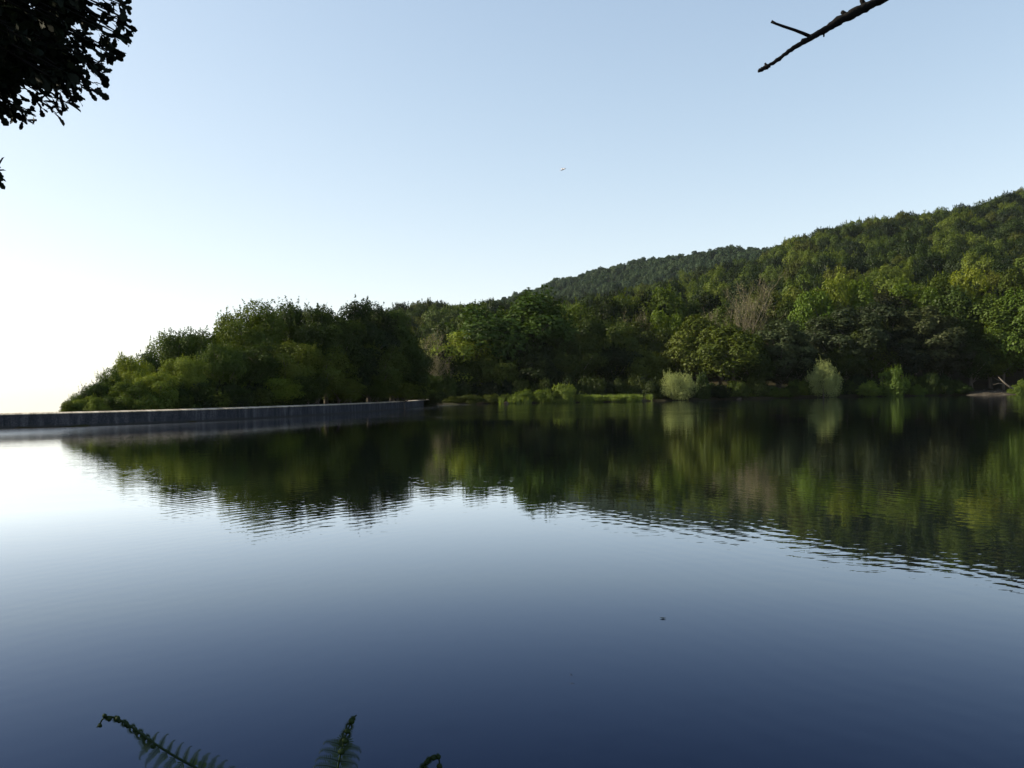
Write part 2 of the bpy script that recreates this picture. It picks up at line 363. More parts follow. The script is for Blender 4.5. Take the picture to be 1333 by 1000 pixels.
# ground sheet
rad = [0.0]+[1.0*1.0 for _ in range(0)]
rr_ = [0.6]
while rr_[-1] < 15500: rr_.append(rr_[-1]*1.045+0.25)
NA = 420
az = np.linspace(-math.pi, math.pi, NA, endpoint=False)
RR, AA = np.meshgrid(np.array(rr_), az, indexing='ij')
X, Y = RR*np.sin(AA), RR*np.cos(AA)
Z = terrain(X.ravel(), Y.ravel()).reshape(X.shape)
V = np.stack([X.ravel(), Y.ravel(), Z.ravel()], 1); V = np.vstack([V, [[0, 0, float(terrain(0, 0.0))]]])
nr = len(rr_); idx = np.arange(nr*NA).reshape(nr, NA)
a = idx[:-1]; b = idx[1:]; ar = np.roll(a, -1, 1); b2 = np.roll(b, -1, 1)
F4 = np.stack([a.ravel(), ar.ravel(), b2.ravel(), b.ravel()], 1)
F3 = np.stack([np.full(NA, nr*NA), np.roll(idx[0], -1), idx[0]], 1)
g = link('ground', np_mesh('ground', V, [F4, F3], M['ground'], True)); meta(g, kind='structure')

# water: the lake polygon, pushed a few metres under the banks, stopping inside the dam wall
wp = []
for i, (x, y) in enumerate(poly):
    if i < len(dam_line): wp.append((x-0.1, y+0.1)); continue
    p0 = poly[i-1]; p1 = poly[(i+1) % len(poly)]; t_ = np.array(p1)-np.array(p0); nrm = np.array([-t_[1], t_[0]])/np.hypot(*t_)
    k = 4.0 if (x > -10 and y > 60) or y < 60 and x > 20 else 1.6
    wp.append((x+nrm[0]*k, y+nrm[1]*k))
import bmesh
bm = bmesh.new(); vs = [bm.verts.new((x, y, 0)) for x, y in wp]; f = bm.faces.new(vs); bmesh.ops.triangulate(bm, faces=[f])
bm.normal_update()
for f in bm.faces:
    if f.normal.z < 0: f.normal_flip()
me = bpy.data.meshes.new('lake_water'); bm.to_mesh(me); bm.free(); me.materials.append(M['water'])
meta(link('water', me), kind='structure')

# ------------------------------------------------------------------ dam
def sweep(name, line, prof, mat, parent, closed=True):    # profile in (offset to lake side, z)
    V = []; UV = []; n = len(prof); L = 0
    for i, p in enumerate(line):
        q0 = line[max(i-1, 0)]; q1 = line[min(i+1, len(line)-1)]
        tx, ty = q1[0]-q0[0], q1[1]-q0[1]; l = math.hypot(tx, ty); nx, ny = ty/l, -tx/l
        if i: L += math.hypot(p[0]-line[i-1][0], p[1]-line[i-1][1])
        for o_, z in prof: V.append((p[0]+nx*o_, p[1]+ny*o_, z)); UV.append((L, z))
    F = []
    for i in range(len(line)-1):
        for j in range(n if closed else n-1):
            k = (j+1) % n
            F.append((i*n+j, (i+1)*n+j, (i+1)*n+k, i*n+k))
    me = bpy.data.meshes.new(name); ends = [tuple(range(n))[::-1], tuple(range((len(line)-1)*n, len(line)*n))]
    me.from_pydata(V, [], F+ends); me.update()
    uv = me.uv_layers.new(name='UVMap')
    for lp in me.loops: uv.data[lp.index].uv = UV[lp.vertex_index]
    me.materials.append(mat)
    return link(name, me, parent)
dam = empty('dam', (0, 0, 0)); dam.location = (-40, 66, 0)
meta(dam, 'long curved grey concrete dam wall along the left edge of the lake', 'dam')
loc_line = [(x+40, y-66) for x, y in catmull(dam_ctl, 20)]
sweep('parapet', loc_line, [(0.22, -6), (0.22, 1.04), (-0.22, 1.04), (-0.22, -6)], M['concrete'], dam)
sweep('coping', loc_line, [(0.28, 1.043), (0.28, 1.10), (-0.30, 1.19), (-0.30, 1.043)], M['coping'], dam)  # top tilted to the lake so the bright edge shows
sweep('walkway', loc_line, [(-0.225, -6), (-0.225, 0.35), (-2.6, 0.35), (-2.6, -6)], M['concrete'], dam)

# ------------------------------------------------------------------ tree prototypes
def leaf_cloud(rng, pos, out, L, wr=0.55, rnd=0.9, up=0.35, drop=0.0):
    n = len(pos)
    nrm = out*1.0+rng.normal(size=(n, 3))*rnd; nrm[:, 2] += up
    nrm /= np.linalg.norm(nrm, axis=1, keepdims=True)+1e-9
    ax = rng.normal(size=(n, 3)); ax[:, 2] -= drop
    ax -= nrm*np.sum(ax*nrm, 1, keepdims=True); ax /= np.linalg.norm(ax, axis=1, keepdims=True)+1e-9
    bx = np.cross(nrm, ax); l = (L*(0.6+0.8*rng.random(n)))[:, None]
    a = ax*l*0.5; b = bx*l*wr*0.5
    V = np.stack([pos-a, pos+b-a*0.1+nrm*l*0.06, pos+a, pos-b-a*0.1-nrm*l*0.04], 1).reshape(-1, 3)
    return V, np.arange(4*n).reshape(n, 4)
def crown(rng, H, Rr, zb, nl, nleaf, L, spikes=0, shape='round', rnd=0.55, wr=0.55, drop=0.0, lobe=(0.2, 0.36)):
    zc = (zb+H)/2; hz = (H-zb)/2
    cen = []; rads = []
    tries = 0
    while len(cen) < nl and tries < 5000:
        tries += 1
        v = rng.normal(size=3); v /= np.linalg.norm(v); v[2] = v[2]*0.9+0.1
        q = rng.uniform(0.45, 0.80)
        ex = 1.0
        if shape == 'cone': ex = 1.0-0.5*max(v[2], 0)
        if shape == 'dome': ex = 1.0+0.1*min(v[2], 0)
        c = np.array([v[0]*Rr*q*ex, v[1]*Rr*q*ex, zc+v[2]*hz*q])
        r = rng.uniform(*lobe)*Rr
        cen.append(c); rads.append(r)
    cen.append(np.array([0, 0, zc])); rads.append(Rr*0.5)
    cen = np.array(cen); rads = np.array(rads); wts = rads**2; wts /= wts.sum()
    li = rng.choice(len(cen), nleaf, p=wts)
    d = rng.normal(size=(nleaf, 3)); d /= np.linalg.norm(d, axis=1, keepdims=True)
    d[:, 2] = np.where((d[:, 2] < -0.2) & (rng.random(nleaf) < 0.55), -d[:, 2], d[:, 2])
    bump = 1+0.22*np.sin(d[:, 0]*7+li)*np.sin(d[:, 1]*8+2.1*li)*np.sin(d[:, 2]*6+li*0.7)
    rr = rads[li]*bump*(0.62+0.42*rng.random(nleaf)**0.5)
    pos = cen[li]+d*rr[:, None]*np.array([1, 1, 1.05])
    out = d*0.75+(pos-np.array([0, 0, zc]))/np.array([Rr, Rr, hz])*0.5
    if spikes:                                             # upright shoots that fray the outline
        m = int(spikes*1.6); k = 26
        ti = rng.choice(len(cen), m, p=wts)
        dd = rng.normal(size=(m, 3)); dd[:, 2] = np.abs(dd[:, 2])+0.5; dd /= np.linalg.norm(dd, axis=1, keepdims=True)
        base = cen[ti]+dd*rads[ti][:, None]*0.9
        gd = dd*0.5+np.array([0, 0, 1.0])+rng.normal(size=(m, 3))*0.15
        ln = rng.uniform(0.4, 1.25, m)*Rr/5
        tt = rng.random((m, k)); wd = (1-tt)*0.24*Rr/5
        sp = base[:, None, :]+gd[:, None, :]*(tt*ln[:, None])[:, :, None]+rng.normal(size=(m, k, 3))*wd[:, :, None]*0.8
        pos = np.vstack([pos, sp.reshape(-1, 3)]); out = np.vstack([out, np.repeat(dd, k, 0)])
    V, F = leaf_cloud(rng, pos, out, L, wr, rnd, drop=drop)
    return V, F, cen, rads
def woody(rng, H, r0, cen, mb=None, nlimb=9):
    mb = mb or MB(); k = 7
    top = H*0.78
    wob = [Vector((rng.normal()*0.12*i*H/14, rng.normal()*0.12*i*H/14, top*i/(k-1))) for i in range(k)]
    wob[0] = Vector((0, 0, -0.6))
    mb.tube(wob, [r0*(1.25 if i == 0 else 1)*(1-0.8*i/(k-1)) for i in range(k)], 9)
    for c in cen[:nlimb]:
        c = Vector(c); i = min(k-2, max(1, int(c.z/top*(k-1)*0.6))); s = wob[i]
        mid = s.lerp(c, 0.5)+Vector((0, 0, -0.2*(c-s).length*0.4))
        rb = r0*0.42*(1-0.5*i/(k-1))
        mb.tube([s, mid, c, c+(c-mid)*0.35], [rb, rb*0.7, rb*0.4, rb*0.12], 6)
    return mb
PROTO = {}
def make_proto(key, seed, H, Rr, zb, nl, nleaf, L, mat='leaf', r0=0.28, **k):
    rng = np.random.default_rng(seed)
    V, F, cen, rads = crown(rng, H, Rr, zb, nl, nleaf, L, **k)
    cm = np_mesh('crown_'+key, V, F, M[mat]); tm = woody(rng, H, r0, cen).mesh('trunk_'+key, M['bark'])
    PROTO[key] = (cm, tm, H, Rr)
for s in range(5): make_proto('grove%d' % s, 10+s, 15, 5.2, 1.2, 52, 28000, 0.27, spikes=70, shape=['round', 'dome', 'cone'][s % 3], r0=0.3, lobe=(0.17, 0.33))
for s in range(6): make_proto('broad%d' % s, 30+s, 14, 5.2, 1.0, 42, 15000, 0.38, spikes=60 if s % 2 else 25, shape=['round', 'dome', 'cone'][s % 3], lobe=(0.18, 0.34))
for s in range(3): make_proto('bright%d' % s, 50+s, 14, 5.0, 2.0, 38, 13000, 0.38, mat='bright', spikes=25, lobe=(0.2, 0.36))
for s in range(3): make_proto('grey%d' % s, 60+s, 16, 4.4, 0.8, 50, 15000, 0.38, mat='grey', spikes=15, lobe=(0.16, 0.3))
for s in range(7): make_proto('hill%d' % s, 70+s, 13, 6.0, 2.0, 34, 8000, 0.5, mat=['leaf', 'leaf', 'olive', 'leaf', 'deep', 'leaf', 'deep'][s], spikes=40, shape=['round', 'dome', 'cone'][s % 3])
for s in range(4): make_proto('ridge%d' % s, 80+s, 13, 5.2, 2.0, 22, 2200, 0.95, mat='ridge', spikes=0)
for s in range(4): make_proto('bush%d' % s, 90+s, 3.2, 2.0, -1.4, 22, 7000, 0.16, mat='shrub', spikes=50, r0=0.06, lobe=(0.2, 0.4))
for s in range(3): make_proto('under%d' % s, 95+s, 4.0, 2.8, -1.3, 24, 6000, 0.28, mat='leaf', spikes=40, r0=0.08, lobe=(0.2, 0.4))

def place(key, name, x, y, zg, h, wd, label, cat, group=None, tint=None, rz=None, rnd=random.Random(5)):
    cm, tm, H, Rr = PROTO[key]
    o = empty(name, (x, y, zg), rnd.random()*6.28 if rz is None else rz)
    sx = wd/(2*Rr); o.scale = (sx, sx*rnd.uniform(0.92, 1.08), h/H)
    meta(o, label, cat, group)
    c = link('crown' if cat == 'tree' else 'foliage', cm, o); t = link('trunk' if cat == 'tree' else 'stems', tm, o)
    if tint: c.color = (*tint, 1)
    return o
def tree_px(key, px, py_top, d, wpx, label, group=None, tint=None, name='broadleaf_tree', cat='tree', base=None, zg=None):
    """a tree at depth d whose top reaches photo height py_top and whose crown is wpx photo pixels wide"""
    x, y = XY(px, d)
    z0 = float(terrain(x, y))-0.15 if zg is None else zg
    h = max(1.0, ztop(px, py_top, d)-z0)*1.02
    return place(key, name, x, y, z0, h, wpx/FPX*d, label, cat, group, tint)

# ------------------------------------------------------------------ the grove behind the dam
rnd = random.Random(11)
G1 = 'trees of the dark grove behind the dam wall'
own = [  # px, top, depth, width px, tint (raised towards the sunlit left), label
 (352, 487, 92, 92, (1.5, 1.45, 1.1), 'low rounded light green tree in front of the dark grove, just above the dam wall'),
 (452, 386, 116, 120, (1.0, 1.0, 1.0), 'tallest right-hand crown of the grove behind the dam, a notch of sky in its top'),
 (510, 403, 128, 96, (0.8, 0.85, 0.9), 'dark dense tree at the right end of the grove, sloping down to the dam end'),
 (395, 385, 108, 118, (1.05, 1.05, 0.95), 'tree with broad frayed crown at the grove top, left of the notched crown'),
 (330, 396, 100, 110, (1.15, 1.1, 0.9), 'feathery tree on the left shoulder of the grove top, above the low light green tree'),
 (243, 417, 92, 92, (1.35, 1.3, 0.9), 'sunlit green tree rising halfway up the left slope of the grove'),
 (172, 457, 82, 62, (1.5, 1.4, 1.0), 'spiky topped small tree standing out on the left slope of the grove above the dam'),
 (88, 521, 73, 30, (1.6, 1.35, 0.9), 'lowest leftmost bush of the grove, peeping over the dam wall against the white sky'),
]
for i, (px, t_, d, wd, ti, lb) in enumerate(own):
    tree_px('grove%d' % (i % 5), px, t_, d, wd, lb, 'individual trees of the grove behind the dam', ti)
fill = [(140, 480, 80, 50), (127, 492, 77, 44), (112, 503, 76, 42), (98, 512, 75, 36), (158, 470, 83, 48), (185, 455, 86, 54), (105, 520, 73.5, 30), (112, 511, 75, 40), (135, 498, 78, 46), (152, 487, 84, 50), (195, 458, 88, 60), (215, 440, 98, 64), (268, 414, 100, 76), (300, 408, 112, 84), (362, 391, 118, 100),
 (425, 394, 104, 96), (480, 396, 122, 84), (528, 425, 134, 70), (205, 480, 78, 60), (240, 455, 84, 66), (285, 440, 88, 76), (330, 440, 92, 84), (375, 436, 96, 84),
 (415, 440, 100, 84), (455, 436, 108, 80), (492, 440, 114, 80), (525, 462, 126, 74), (548, 482, 146, 62), (170, 492, 76, 50), (126, 515, 73, 34), (225, 496, 80, 52),
 (262, 490, 84, 56), (300, 500, 84, 52), (400, 482, 96, 70), (440, 486, 104, 70), (480, 482, 112, 72), (515, 492, 124, 66), (545, 500, 142, 44), (190, 510, 76, 40), (148, 514, 75, 36)]
for i, (px, t_, d, wd) in enumerate(fill):
    lit = max(0, min(1, (380-px)/250))  # sunlight on the grove's left side goes into the tint
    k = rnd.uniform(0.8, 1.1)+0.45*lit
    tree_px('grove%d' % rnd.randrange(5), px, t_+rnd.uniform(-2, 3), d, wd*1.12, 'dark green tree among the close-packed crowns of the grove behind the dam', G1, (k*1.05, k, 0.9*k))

# ------------------------------------------------------------------ far shore, centre cove
G2 = 'edge trees of the wood round the dark cove'
cove = [
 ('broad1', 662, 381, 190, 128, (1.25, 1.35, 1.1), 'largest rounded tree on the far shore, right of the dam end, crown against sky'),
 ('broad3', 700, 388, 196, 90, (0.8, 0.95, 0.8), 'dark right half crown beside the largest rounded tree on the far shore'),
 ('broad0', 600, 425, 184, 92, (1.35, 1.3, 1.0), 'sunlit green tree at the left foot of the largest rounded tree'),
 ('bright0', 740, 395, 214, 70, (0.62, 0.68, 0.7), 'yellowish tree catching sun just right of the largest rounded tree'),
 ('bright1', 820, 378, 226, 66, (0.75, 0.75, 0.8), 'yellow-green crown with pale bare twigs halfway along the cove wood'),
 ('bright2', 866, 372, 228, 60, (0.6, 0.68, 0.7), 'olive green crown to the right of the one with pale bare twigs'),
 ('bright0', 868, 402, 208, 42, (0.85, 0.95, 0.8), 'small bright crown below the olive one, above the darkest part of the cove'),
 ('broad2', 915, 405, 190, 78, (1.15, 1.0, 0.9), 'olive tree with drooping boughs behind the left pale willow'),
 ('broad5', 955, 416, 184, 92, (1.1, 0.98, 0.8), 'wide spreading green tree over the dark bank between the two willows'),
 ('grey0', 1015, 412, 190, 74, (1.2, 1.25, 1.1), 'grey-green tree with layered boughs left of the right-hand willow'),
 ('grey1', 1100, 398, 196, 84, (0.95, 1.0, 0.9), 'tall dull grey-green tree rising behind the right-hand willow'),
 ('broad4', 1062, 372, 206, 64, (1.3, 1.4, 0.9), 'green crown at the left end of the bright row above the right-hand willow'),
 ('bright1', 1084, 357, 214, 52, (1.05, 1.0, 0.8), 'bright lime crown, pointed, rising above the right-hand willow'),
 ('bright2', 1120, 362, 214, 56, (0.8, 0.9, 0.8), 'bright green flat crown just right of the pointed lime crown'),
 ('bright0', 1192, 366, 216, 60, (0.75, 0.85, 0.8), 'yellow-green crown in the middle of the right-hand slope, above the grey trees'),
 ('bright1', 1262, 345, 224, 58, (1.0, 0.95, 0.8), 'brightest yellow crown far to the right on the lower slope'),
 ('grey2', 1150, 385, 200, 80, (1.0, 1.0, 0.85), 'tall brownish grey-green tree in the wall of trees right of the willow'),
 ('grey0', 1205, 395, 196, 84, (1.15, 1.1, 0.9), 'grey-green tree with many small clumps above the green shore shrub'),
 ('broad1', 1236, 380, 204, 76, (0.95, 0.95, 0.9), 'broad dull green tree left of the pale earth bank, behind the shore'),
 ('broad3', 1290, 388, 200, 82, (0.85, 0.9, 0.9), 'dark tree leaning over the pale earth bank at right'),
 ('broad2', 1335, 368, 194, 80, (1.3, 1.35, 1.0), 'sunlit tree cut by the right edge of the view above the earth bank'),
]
for key, px, t_, d, wd, ti, lb in cove:
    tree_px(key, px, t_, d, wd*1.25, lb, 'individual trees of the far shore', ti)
f2 = [(570, 440, 176, 60), (562, 470, 172, 50), (585, 415, 215, 64), (620, 402, 212, 66), (640, 420, 184, 70), (690, 425, 182, 78), (730, 415, 190, 74), (770, 412, 200, 74),
 (765, 385, 228, 70), (795, 390, 222, 66), (810, 420, 196, 72), (845, 415, 200, 70), (845, 388, 224, 62), (880, 440, 190, 56), (750, 445, 180, 70), (800, 450, 184, 74), (840, 450, 186, 70),
 (900, 388, 226, 60), (925, 375, 226, 64), (940, 392, 214, 70), (985, 392, 208, 72), (1000, 372, 226, 66), (1030, 385, 216, 64), (1040, 440, 186, 60), (975, 450, 180, 74), (1135, 420, 190, 70),
 (1175, 425, 190, 74), (1225, 425, 190, 74), (1265, 430, 190, 70), (1305, 425, 192, 76), (1345, 415, 190, 70), (1165, 372, 214, 60), (1225, 366, 216, 60), (1290, 362, 218, 62), (1325, 345, 226, 70),
 (600, 460, 176, 64), (650, 462, 176, 66), (700, 465, 176, 68), (1100, 440, 188, 60), (1015, 455, 184, 54), (1360, 380, 210, 80), (1395, 400, 196, 90)]
for px, t_, d, wd in f2:
    k = rnd.uniform(0.4, 0.85); d += 5  # fill tints lowered: darkness between the crowns put into the leaf colour
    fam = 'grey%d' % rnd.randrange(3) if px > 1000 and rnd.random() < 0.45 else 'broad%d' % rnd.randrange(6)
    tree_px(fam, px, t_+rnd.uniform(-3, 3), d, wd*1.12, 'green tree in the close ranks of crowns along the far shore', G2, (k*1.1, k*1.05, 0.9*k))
# low understorey along the water
G3 = 'low bushes under the shore trees'
for i in range(46):
    px = 905+i*10+rnd.uniform(-4, 4) if i < 44 else rnd.uniform(560, 600)
    if 1262 < px < 1322: continue
    x0 = XY(px, 180)[0]
    d = 173+max(0, min(12, (px-900)*0.06))+rnd.uniform(1.5, 6)
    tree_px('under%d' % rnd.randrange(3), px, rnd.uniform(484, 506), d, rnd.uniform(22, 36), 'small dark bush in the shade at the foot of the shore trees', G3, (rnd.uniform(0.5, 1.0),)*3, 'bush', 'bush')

for i in range(34):
    px = 95+i*14.2+rnd.uniform(-4, 4)
    j = min(range(len(dam_line)), key=lambda q: abs(dam_line[q][0]/dam_line[q][1]-(px-666.5)/FPX) if dam_line[q][1] > 0 else 9)
    d = dam_line[j][1]+rnd.uniform(4.5, 7)+(6 if px > 520 else 0); x, y = XY(px, d); z = float(terrain(x, y))-0.1
    if lake_sd(x, y) < 3 or px < 185: continue
    k = 1.3-0.9*min(1, max(0, (px-150)/160)); k = max(k, 0.5)  # lit left and shaded right are put into the bush tint
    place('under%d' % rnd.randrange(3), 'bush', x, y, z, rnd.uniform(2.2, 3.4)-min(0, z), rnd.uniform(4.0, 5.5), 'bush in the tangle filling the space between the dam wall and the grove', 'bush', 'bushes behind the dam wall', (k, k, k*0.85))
for i in range(14):
    px = 395+i*10.5; x, y = XY(px, 112+i*2.6+rnd.uniform(0, 3)); z = float(terrain(x, y))-0.1
    if lake_sd(x, y) < 3: continue
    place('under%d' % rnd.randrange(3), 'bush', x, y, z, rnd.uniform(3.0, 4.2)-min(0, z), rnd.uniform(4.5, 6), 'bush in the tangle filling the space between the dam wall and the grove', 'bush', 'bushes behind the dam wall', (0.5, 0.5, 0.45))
for i in range(30):
    px = 566+i*11+rnd.uniform(-4, 4); d = rnd.uniform(173.5, 178); x, y = XY(px, d)
    place('under%d' % rnd.randrange(3), 'bush', x, y, float(terrain(x, y))-0.2, rnd.uniform(3.2, 5.0), rnd.uniform(4.5, 6), 'black-green bush in deep shade behind the grassy spit', 'bush', 'shaded bushes of the cove', (0.5, 0.5, 0.5))  # tint lowered: the dark of the cove is painted into the leaves
# ------------------------------------------------------------------ willows
def willow_mesh(seed, H, W):
    rng = np.random.default_rng(seed)
    V, F, cen, rads = crown(rng, H, W/2, -H*0.22, 80, 19000, 0.20, spikes=90, shape='cone', rnd=0.75, wr=0.42, drop=0.3, lobe=(0.14, 0.27))
    V[:, 2] = np.maximum(V[:, 2], 0.02+0.02*rng.random(len(V)))
    mb = woody(rng, H*0.7, 0.14, cen, nlimb=8)
    return np_mesh('willow_crown', V, F, M['willow']), mb.mesh('willow_stems', M['bark'])
for px, d, top, wd, bs, lb in ((883, 173.0, 481, 60, 5, 'pale green rounded willow at the water edge, just right of the grassy spit'),
                              (1072, 181.5, 470, 58, 14, 'pale green upright willow at the water edge, taller one farther right')):
    x, y = XY(px, d); H = ztop(px, top, d); W = wd/FPX*d
    cm, tm = willow_mesh(bs, H, W)
    o = empty('willow', (x, y, 0.02)); meta(o, lb, 'tree', 'pale willows at the water edge')
    link('crown', cm, o); link('trunk', tm, o)

# ------------------------------------------------------------------ dead and bare trees on the slope
def bare_meshes(seed, H, spread=0.75, n0=13, levels=3):
    rng = np.random.default_rng(seed); mb = MB(); tw = MB()
    def grow(p, d, L, r, lv):
        k = 4; pts = [p]; dd = d.copy()
        for i in range(k):
            dd = (dd+Vector(rng.normal(size=3)*0.07)+Vector((0, 0, 0.12))).normalized(); pts.append(pts[-1]+dd*(L/k))
        (mb if lv >= levels-1 else tw).tube(pts, [r*(1-0.75*i/k) for i in range(k+1)], 6 if lv >= 2 else 3, cap=False)
        if lv <= 0: return
        for j in range(n0 if lv == levels else 6):
            q = pts[1+rng.integers(0, k)]; a = Vector(rng.normal(size=3)); a = (a-dd*a.dot(dd)).normalized()
            nd = (dd*0.8+a*spread+Vector((0, 0, 0.30))).normalized(); grow(q, nd, L*rng.uniform(0.45, 0.68), r*0.45, lv-1)
    grow(Vector((0, 0, -0.4)), Vector((0, 0, 1)), H*0.62, H*0.02, levels)
    return mb.mesh('dead_trunk', M['dead']), tw.mesh('dead_twigs', M['dead'], False)
for px, top, d, Hh, sd_, lb in ((964, 372, 198, 17, 3, 'bleached almost leafless tree with a fan of grey-brown twigs, upslope of the willows'),
                           (988, 352, 214, 17, 4, 'second bleached tree, taller and thinner, just behind and right of the fan-shaped one'),
                           (938, 398, 194, 12, 9, 'small pale nearly leafless tree at the left foot of the fan-shaped dead tree'),
                           (566, 424, 178, 13, 5, 'thin pale nearly leafless tree showing left of the largest rounded tree, above the dam end'),
                           (826, 398, 208, 12, 6, 'thin pale nearly bare tree among yellow-green crowns above the cove'),
                           (553, 448, 170, 11, 12, 'short pale nearly leafless tree in the gap between the grove and the far wood')):
    x, y = XY(px, d); a, b_ = bare_meshes(sd_, Hh)
    zt = ztop(px, top, d); Hh = max(v.co.z for v in b_.vertices)
    o = empty('dead_tree', (x, y, float(terrain(x, y))-0.3)); o.scale = (1.25, 1.25, (zt-o.location.z)/Hh); meta(o, lb, 'tree', 'bare dead trees')
    link('trunk', a, o); link('twigs', b_, o)
    rgl = np.random.default_rng(sd_+50); co = np.array([tuple(v.co) for v in b_.vertices]); co = co[co[:, 2] > 0.35*Hh]; pk = co[rgl.integers(0, len(co), 2600)]+rgl.normal(size=(2600, 3))*0.3
    lv_, lf2 = leaf_cloud(rgl, pk, np.tile([0, 0, 0.3], (2600, 1)), 0.26, 0.45, 0.8)
    link('sparse_leaves', np_mesh('sparse_leaves', lv_, lf2, M['sparse']), o)

# ------------------------------------------------------------------ the wood on the hillside
def visible_slots(n, d0, d1, pxa, pxb, seed, spacing):
    """spread tree spots over the slope by plain dart throwing"""
    rg = np.random.default_rng(seed); out = []; cell = {}
    for _ in range(n*14):
        d = math.sqrt(rg.uniform(d0*d0, d1*d1)); px = rg.uniform(pxa, pxb)
        x, y = XY(px, d)
        k = (int(x//spacing), int(y//spacing)); ok = True
        for i in (-1, 0, 1):
            for j in (-1, 0, 1):
                for (qx, qy) in cell.get((k[0]+i, k[1]+j), ()):
                    if (qx-x)**2+(qy-y)**2 < (spacing*0.85)**2: ok = False
        if not ok: continue
        cell.setdefault(k, []).append((x, y)); out.append((x, y, d, px))
        if len(out) >= n: break
    return out
spots = visible_slots(3200, 226, 700, 470, 1420, 7, 9.8)
spots.sort(key=lambda s: s[2])
TZ = terrain(np.array([s[0] for s in spots]), np.array([s[1] for s in spots]))
near_spots = []; rest = []
NIND = 170
for s, z in zip(spots, TZ):
    (near_spots if len(near_spots) < NIND and s[2] > 228 else rest).append((s, float(z)))
for (x, y, d, px), z in near_spots:
    k = rnd.uniform(0.7, 1.5); h = rnd.uniform(10, 17)
    fam = 'bright%d' % rnd.randrange(3) if rnd.random() < 0.05 else 'hill%d' % rnd.randrange(7)
    place(fam, 'broadleaf_tree', x, y, z-0.2, h, h*rnd.uniform(0.75, 1.0), 'green tree in the unbroken canopy climbing the hillside, above the shore trees',
          'tree', 'canopy trees on the lower hillside', (k*1.08, k, 0.85*k) if fam[0] == 'h' else (0.6, 0.7, 0.7))

def wood(name, pts, keys, seed, label, hscale, wscale=1.0):
    """one object for the far-off wood: geometry-node instances of the tree crowns on its own points"""
    rg = np.random.default_rng(seed)
    col = bpy.data.collections.new(name+'_kinds')
    for k in keys:
        cm = PROTO[k][0]; o = bpy.data.objects.new('crown_kind_'+k, cm); col.objects.link(o)
    me = bpy.data.meshes.new(name); me.vertices.add(len(pts)); me.vertices.foreach_set('co', np.array(pts, np.float32).ravel()); me.update()
    n = len(pts)
    at = me.attributes.new('kind_index', 'INT', 'POINT'); at.data.foreach_set('value', rg.integers(0, len(keys), n).astype(np.int32))
    at = me.attributes.new('turn', 'FLOAT_VECTOR', 'POINT'); rot = np.zeros((n, 3), np.float32); rot[:, 2] = rg.uniform(0, 6.28, n); rot[:, 0] = rg.normal(size=n)*0.04; at.data.foreach_set('vector', rot.ravel())
    at = me.attributes.new('size', 'FLOAT_VECTOR', 'POINT'); hs = rg.uniform(*hscale, n); sc_ = np.stack([hs*rg.uniform(0.8, 1.1, n)*wscale, hs*rg.uniform(0.8, 1.1, n)*wscale, hs], 1).astype(np.float32); at.data.foreach_set('vector', sc_.ravel())
    ob = link(name, me); meta(ob, label, kind='stuff')
    ng = bpy.data.node_groups.new(name+'_nodes', 'GeometryNodeTree')
    ng.interface.new_socket('Geometry', in_out='INPUT', socket_type='NodeSocketGeometry'); ng.interface.new_socket('Geometry', in_out='OUTPUT', socket_type='NodeSocketGeometry')
    N = ng.nodes; gi = N.new('NodeGroupInput'); go = N.new('NodeGroupOutput'); ci = N.new('GeometryNodeCollectionInfo'); ci.inputs[0].default_value = col
    ci.inputs['Separate Children'].default_value = True; ci.inputs['Reset Children'].default_value = True
    ip = N.new('GeometryNodeInstanceOnPoints'); ip.inputs['Pick Instance'].default_value = True
    mp = N.new('GeometryNodeMeshToPoints')
    def na(nm, ty):
        a_ = N.new('GeometryNodeInputNamedAttribute'); a_.data_type = ty; a_.inputs['Name'].default_value = nm
        return a_.outputs['Attribute']
    L = ng.links.new
    L(gi.outputs[0], mp.inputs['Mesh']); L(mp.outputs[0], ip.inputs['Points']); L(ci.outputs[0], ip.inputs['Instance'])
    L(na('kind_index', 'INT'), ip.inputs['Instance Index']); 
    e2r = N.new('FunctionNodeEulerToRotation'); L(na('turn', 'FLOAT_VECTOR'), e2r.inputs[0]); L(e2r.outputs[0], ip.inputs['Rotation'])
    L(na('size', 'FLOAT_VECTOR'), ip.inputs['Scale']); L(ip.outputs[0], go.inputs[0])
    md = ob.modifiers.new('wood', 'NODES'); md.node_group = ng
    return ob
wood('wood', [(s[0], s[1], z-0.2) for s, z in rest], ['hill%d' % i for i in range(7)], 3, 'dense green wood covering the upper hillside up to the skyline', (0.65, 1.45))
rs = visible_slots(3600, 900, 1180, 640, 1040, 17, 7.6)
rz = terrain(np.array([s[0] for s in rs]), np.array([s[1] for s in rs]))
wood('ridge_wood', [(s[0], s[1], float(z)-0.2) for s, z in zip(rs, rz)], ['ridge%d' % i for i in range(4)], 4, 'hazy blue-green wood on the far ridge behind the main hillside', (0.6, 1.35))
# the wood beyond what the frame shows: enough of it for the lake's reflections and a step aside
os_ = visible_slots(700, 215, 520, 1420, 1800, 27, 9.5)
oz = terrain(np.array([s[0] for s in os_]), np.array([s[1] for s in os_]))
wood('side_wood', [(s[0], s[1], float(z)-0.2) for s, z in zip(os_, oz) if lake_sd(s[0], s[1]) > 3], ['hill%d' % i for i in range(7)], 5, 'green wood continuing past the right edge of the view', (0.9, 1.2))

